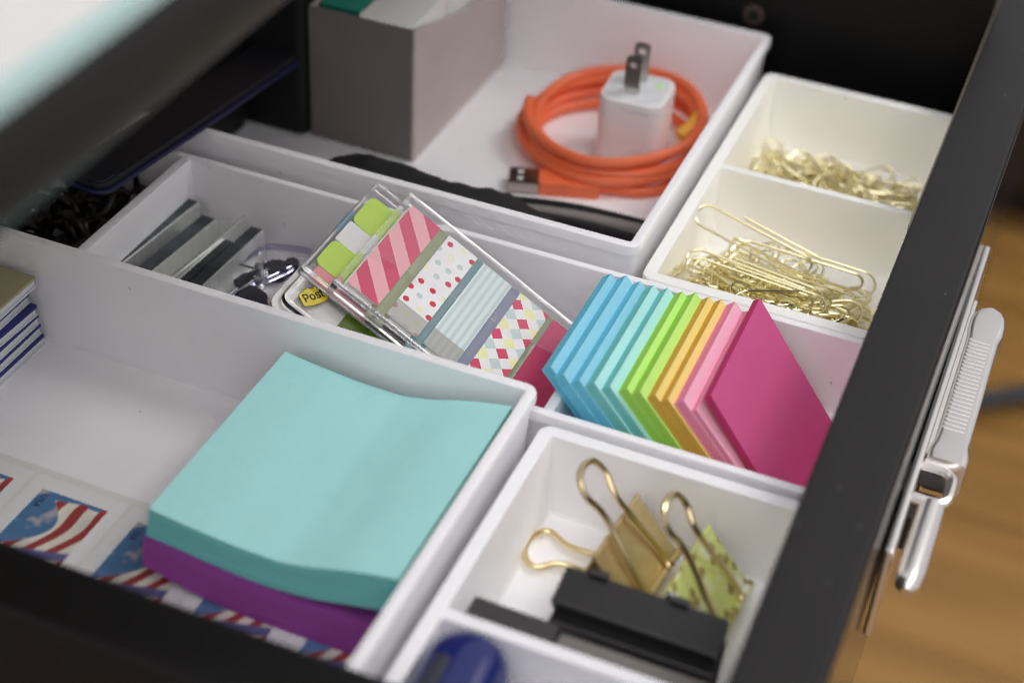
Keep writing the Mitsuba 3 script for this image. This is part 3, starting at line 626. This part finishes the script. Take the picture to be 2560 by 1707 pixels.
# ------------------------------------------------------------------ gold paper clips
def clip_path(L, W):
    def arc(cx, cy, r, a0, a1, n=9): return [(cx + r * math.cos(math.radians(t)), cy + r * math.sin(math.radians(t))) for t in np.linspace(a0, a1, n)]
    R1, R2, R3 = W / 2, W * .40, W * .32
    p = [(-L * .18, W * .5)]
    p += arc(L / 2 - R1, 0, R1, 90, -90)
    p += arc(-L / 2 + R2 + .4, -W / 2 + R2, R2, 270, 90)
    p += arc(L / 2 - R3 - W * .42, -W / 2 + 2 * R2 - R3, R3, 90, -90)
    p += [(-L * .16, -W / 2 + 2 * R2 - 2 * R3)]
    q = np.array(p); z = np.linspace(-.35, .35, len(q)); return np.c_[q, z]
def clip_shape(L, W, r):
    m = tube(clip_path(L, W), r, 6); m.vertices = np.asarray(m.vertices) * MM; return mikit.ply(m, 'gold_wire', smooth=60)
JUMBO, SMALL = clip_shape(50, 10.5, .50), clip_shape(33, 7.6, .42)
def euler(o, yaw, pitch=0, roll=0):
    M = trimesh.transformations.translation_matrix(np.array(o) * MM) @ trimesh.transformations.rotation_matrix(math.radians(yaw), (0, 0, 1)) @ trimesh.transformations.rotation_matrix(math.radians(pitch), (0, 1, 0)) @ trimesh.transformations.rotation_matrix(math.radians(roll), (1, 0, 0))
    return T(M)
def add_clip(shape, M, label, group):
    k = key_of('paper_clip'); scene[k] = {**shape, 'to_world': M}; labels[k] = {'label': label, 'category': 'paper clip'}
    if group: labels[k]['group'] = group
def inside(M, L, W, x0, x1, y0, y1, zlo, zhi):
    m = np.array(T(M).matrix); pts = np.array([(s * L / 2, t * W / 2, 0) for s in (-1, 1) for t in (-1, 1)]) * MM
    w = (pts @ m[:3, :3].T + m[:3, 3]) / MM
    return w[:, 0].min() > x0 and w[:, 0].max() < x1 and w[:, 1].min() > y0 and w[:, 1].max() < y1 and w[:, 2].min() > zlo and w[:, 2].max() < zhi
rg = random.Random(21); n = 0
GF = 'gold paper clips in the front compartment'; GF2 = 'gold paper clips in the back compartment'
def where(x, a, b): return 'at the left end' if x < a else ('at the right end' if x > b else 'in the middle')
while n < 84:
    x, y = rg.uniform(16, 76), 84 + 44 * rg.random() ** 1.25; hmax = -21 - max(0, (y - 96)) * .36
    M = euler((x, y, rg.uniform(-36, hmax)), rg.gauss(-6, 34) + rg.choice((0, 180)), rg.uniform(-10, 10), rg.uniform(-30, 30))
    if inside(M, 50, 10, 11.5, 80, 83.2, 150, -36.6, -14):
        add_clip(JUMBO, M, f'gold paper clip lying {where(x, 38, 56)} of the heap in the front compartment', GF); n += 1
n = 0
while n < 40:   # steep ones leaning on the near wall
    x = rg.uniform(16, 76)
    M = euler((x, rg.uniform(84, 104), rg.uniform(-29, -19)), 90 + rg.gauss(0, 26), rg.uniform(14, 38), rg.uniform(-80, 80))
    if inside(M, 50, 10, 11.5, 80.5, 78, 150, -42, -6.5):
        add_clip(JUMBO, M, f'gold paper clip tilted against the near wall {where(x, 38, 56)} of the front compartment', GF); n += 1
add_clip(JUMBO, euler((33.5, 126.0, -15.0), -9, 10, 32), 'long gold paper clip leaning up highest at the back of the heap', None)
add_clip(JUMBO, euler((51.5, 123.0, -18.5), -3, 1, 26), 'long gold paper clip across the top of the heap, loop towards the drawer front', None)
add_clip(JUMBO, euler((38.5, 105.5, -19.0), -3, 3, 10), 'bright gold paper clip lying flat with its end loop at the left compartment wall', None)
add_clip(JUMBO, euler((36.5, 111.5, -20.5), -5, 3, 14), 'bright gold paper clip just behind the one lying flat at the left compartment wall', None)
add_clip(JUMBO, euler((74.2, 100.5, -21.5), 80, 20, 12), 'gold paper clip standing upright by the drawer front, right end of heap', None)
n = 0
while n < 150:
    x, y = rg.uniform(14, 79), rg.uniform(163, 218); hmax = -24 - max(0, y - 184) * .26
    M = euler((x, y, rg.uniform(-36, hmax)), rg.gauss(-15, 45) + rg.choice((0, 180)), rg.uniform(-14, 14), rg.uniform(-40, 40))
    if inside(M, 33, 7, 11.5, 81, 161.5, 224, -36.7, -14):
        add_clip(SMALL, M, f'small gold paper clip {where(x, 36, 58)} of the heap in the back compartment', GF2); n += 1

# ------------------------------------------------------------------ binder clips
def binder(kb, S, u, v, w, W, D_, Hs, sheet, wire, h1, h2, rolls=None):
    """S: middle of the upper spine edge; u along the width, v from spine to lips on the upper plate, w along the spine (down)"""
    lip = np.array([D_, 0.0]); A0 = np.array([0.0, 0.0]); B0 = np.array([1.5, -Hs])
    def sec(p0, p1, t):      # a sheet metal plate in the (v, w) plane
        d = (p1 - p0) / np.linalg.norm(p1 - p0); nn = np.array([-d[1], d[0]]) * t / 2
        return [p0 - nn, p1 - nn, p1 + nn, p0 + nn]
    def ext(c, u0, u1): return loft([[S + u * uu + v * a - w * b for a, b in c] for uu in (u0, u1)])
    def fix(m): m.fix_normals(); return m
    lo = lip + np.array([0, -1.6])
    put('upper_plate', fix(ext(sec(A0, lip, .6), -W / 2, W / 2)), sheet, kb, smooth=False)
    put('lower_plate', fix(ext(sec(B0, lo, .6), -W / 2, W / 2)), sheet, kb, smooth=False)
    put('spine', fix(ext(sec(A0 + (-.2, .1), B0 + (-.2, -.1), .7), -W / 2, W / 2)), sheet, kb, smooth=False)
    for e_ in (A0, B0): put('spine_roll', tube([S + u * uu + v * e_[0] - w * e_[1] for uu in (-W / 2, W / 2)], .75, 10), sheet, kb)
    for up_side, b_ in ((1, .9), (-1, -2.5)):
        for (u0, u1) in rolls or ((-W / 2, -W * .30), (-W * .17, W * .17), (W * .30, W / 2)):
            put('lip_roll', tube([S + u * uu + v * (D_ + .1) - w * b_ for uu in (u0, u1)], 1.25, 10), sheet, kb)
    for pts, b_ in ((h1, .9), (h2, -2.5)):
        if pts is None: continue
        c = spline([np.array(p[1]) if p[0] == 'world' else S + u * p[0] + v * p[1] - w * p[2] for p in pts], 80); put('handle', tube(c, .95, 9), wire, kb)
W_ = 31
def handle_pts(top, D_, W=W_, Lh=40, rise=0.0, b0=.9, swing=0.0, fat=1.0):
    """out of one hinge, along the plate, round the loop, back to the other hinge (u, v, offset from the plate)"""
    hw = W * .235; Lp = Lh; s = 1 if top else -1
    def P(uu, l, ex=0): return (uu * (1 + (fat - 1) * min(1, max(0, l / Lh))) + swing * l, D_ - l, b0 + s * (.9 + rise * l) + ex)
    return [P(hw * .80, -.3), P(hw, .6), P(hw * .93, Lp * .30), P(hw * .62, Lp * .62), P(hw * .70, Lp * .74), P(hw * .88, Lp * .84), P(hw * .66, Lp * .96), P(0, Lp), P(-hw * .66, Lp * .96), P(-hw * .88, Lp * .84), P(-hw * .70, Lp * .74), P(-hw * .62, Lp * .62),
            P(-hw * .93, Lp * .30), P(-hw, .6), P(-hw * .80, -.3)]
v = np.array([.69, -.10, -.715]); v /= np.linalg.norm(v); u = np.array([0, -1., 0]); u -= v * (u @ v); u /= np.linalg.norm(u); w = np.array([-.42, .05, -.905])
kb = thing('binder_clip', 'gold binder clip with its wire handles spread, behind the black clip', 'binder clip')
binder(kb, np.array([36.0, -31.5, -14.2]), u, v, w, W_, 20.5, 11.5, 'brass_sheet', 'brass_wire', handle_pts(True, 20.5, Lh=39.5, rise=.04), [('world', q_) for q_ in ((47.5, -26.5, -31.2), (44, -25.2, -32), (34, -24.8, -33.4), (28.1, -24.9, -34.3), (21.8, -24.7, -34.6), (17.5, -23.2, -34.7), (13.6, -21.2, -34.8), (10.8, -22.8, -34.8), (9.2, -27.4, -34.8), (9.9, -32.4, -34.8), (12.8, -35.9, -34.8), (16, -36, -34.7), (19.2, -33.2, -34.6), (22.9, -32.2, -34.5), (28.2, -32.6, -34.2), (36, -35.5, -33.2), (44.5, -38.6, -32), (47.5, -38.6, -31.2))])
kb = thing('binder_clip', 'green floral binder clip with a gold handle, at the right behind the black clip', 'binder clip')
binder(kb, np.array([58.2, -34.0, -15.0]), u, v, w, W_, 20.5, 11.5, 'floral_sheet', 'brass_wire', handle_pts(True, 20.5, Lh=37, rise=.12), None)
# large black clips, lying on their side along the tray
def big_clip(kb, S, yaw, W, Hs):
    u = np.array([math.cos(yaw), math.sin(yaw), 0]); v = np.array([-math.sin(yaw), math.cos(yaw), 0]) * .985 + np.array([0, 0, .17]); v /= np.linalg.norm(v); w = np.cross(u, v); w = w if w[2] < 0 else -w
    binder(kb, S, u, v, w, W, 11.5, Hs, 'black_enamel', 'black_enamel', None, None, ((-16, -11), (6.5, 11.5)))
kb = thing('binder_clip', 'large black binder clip lying in front of the gold and green clips', 'binder clip')
big_clip(kb, np.array([52.6, -66.0, -13.2]), -.006, 45.5, 4.6)
kb = thing('binder_clip', 'black binder clip lying lower, under the large black clip', 'binder clip')
big_clip(kb, np.array([53.0, -67.6, -19.2]), -.006, 45.5, 16)
single('magnet_bar', rotz(rbox(11.5, 35.4, -83.6, -74.4, -16.5, -11.6, .6, .5, 4), -1, (24, -79, 0)), 'charcoal', 'flat charcoal bar lying along the divider left of the black clips', 'bar')
single('smoked_block', rbox(35.8, 79, -83.6, -74.2, -36.5, -14.5, 1.2, .8, 4), 'smoke', 'smoky grey block between the black clips and the tray divider', 'block')

# dark blue cap standing in the front compartment
cp = thing('blue_holder', 'dark blue rounded plastic holder standing in the front compartment, at the bottom edge', 'holder')
prof = [(6, -36.6), (1.0, -35.6), (.2, -33), (0, -16), (.1, -9.5), (.8, -6.2), (2.2, -3.6), (4.2, -2.0), (7.0, -1.2), (9.6, -1.0)]
put('shell', loft([np.c_[rr(9.4 + i_, 31.0 - i_, -124.5 + i_ * .5, -90.6 - i_, max(9.5 - i_ * .6, 1), 10), np.full(40, z_)] for i_, z_ in prof]), 'navy_cap', cp, smooth=50)
put('inlay', tube([(16.5, -123.5, -1.9), (16.5, -106, -1.9), (16.5, -103, -2.8)], [2.6, 2.4, .6], 10), 'navy_core', cp)

# ------------------------------------------------------------------ desk edge above the drawer, and what stands on the floor
dk = thing('desk', 'white glass topped desk with a black front rail, above the drawer at the upper left', 'desk')
XD = -50.0; ZT, ZB = 158.4, 130.2
put('front_rail', rbox(XD - 22, XD, -500, 700, ZB, ZT - 3.2, .6, 7.0, 4), 'desk_black', dk)
put('glass_edge', rbox(XD - 3.0, XD + 1.0, -500, 700, ZT - 3, ZT + 2.0, .6, 1.0, 3), 'desk_glass_edge', dk)
put('top', rbox(XD - 700, XD - 3.1, -500, 700, ZT - 3, ZT + 2.1, .6, .8, 3), 'desk_white', dk)
put('back_panel', cube(XD - 520, XD - 500, -500, 700, -690, ZB), 'desk_black', dk)
ft = thing('chair_base', 'dark metal bar of a chair base on the floor, blurred at the right', 'chair base')
put('bar', tube([(20, 862, FZ + 24), (146, 955, FZ + 24), (420, 1160, FZ + 24)], 10, 12), 'dark_metal', ft)
put('foot', rbox(408, 446, 1142, 1180, FZ + .5, FZ + 34, 8, 3), 'dark_metal', ft)
cb = thing('added_furniture', 'added dark brown furniture block in the blurred background beyond the drawer, upper right', 'added_furniture')  # added dark block that fills the upper right background
put('carcass', rbox(-500, 900, 1296, 1800, FZ + 50, -230, 3, 3), 'dark_wood', cb)
put('plinth', cube(-480, 880, 1330, 1790, FZ + .5, FZ + 49.8), 'dark_wood', cb)
put('door', rbox(-495, 198, 1278, 1295.7, FZ + 60, -240, 2, 2), 'dark_wood', cb)
put('door', rbox(202, 895, 1278, 1295.7, FZ + 60, -240, 2, 2), 'dark_wood', cb)
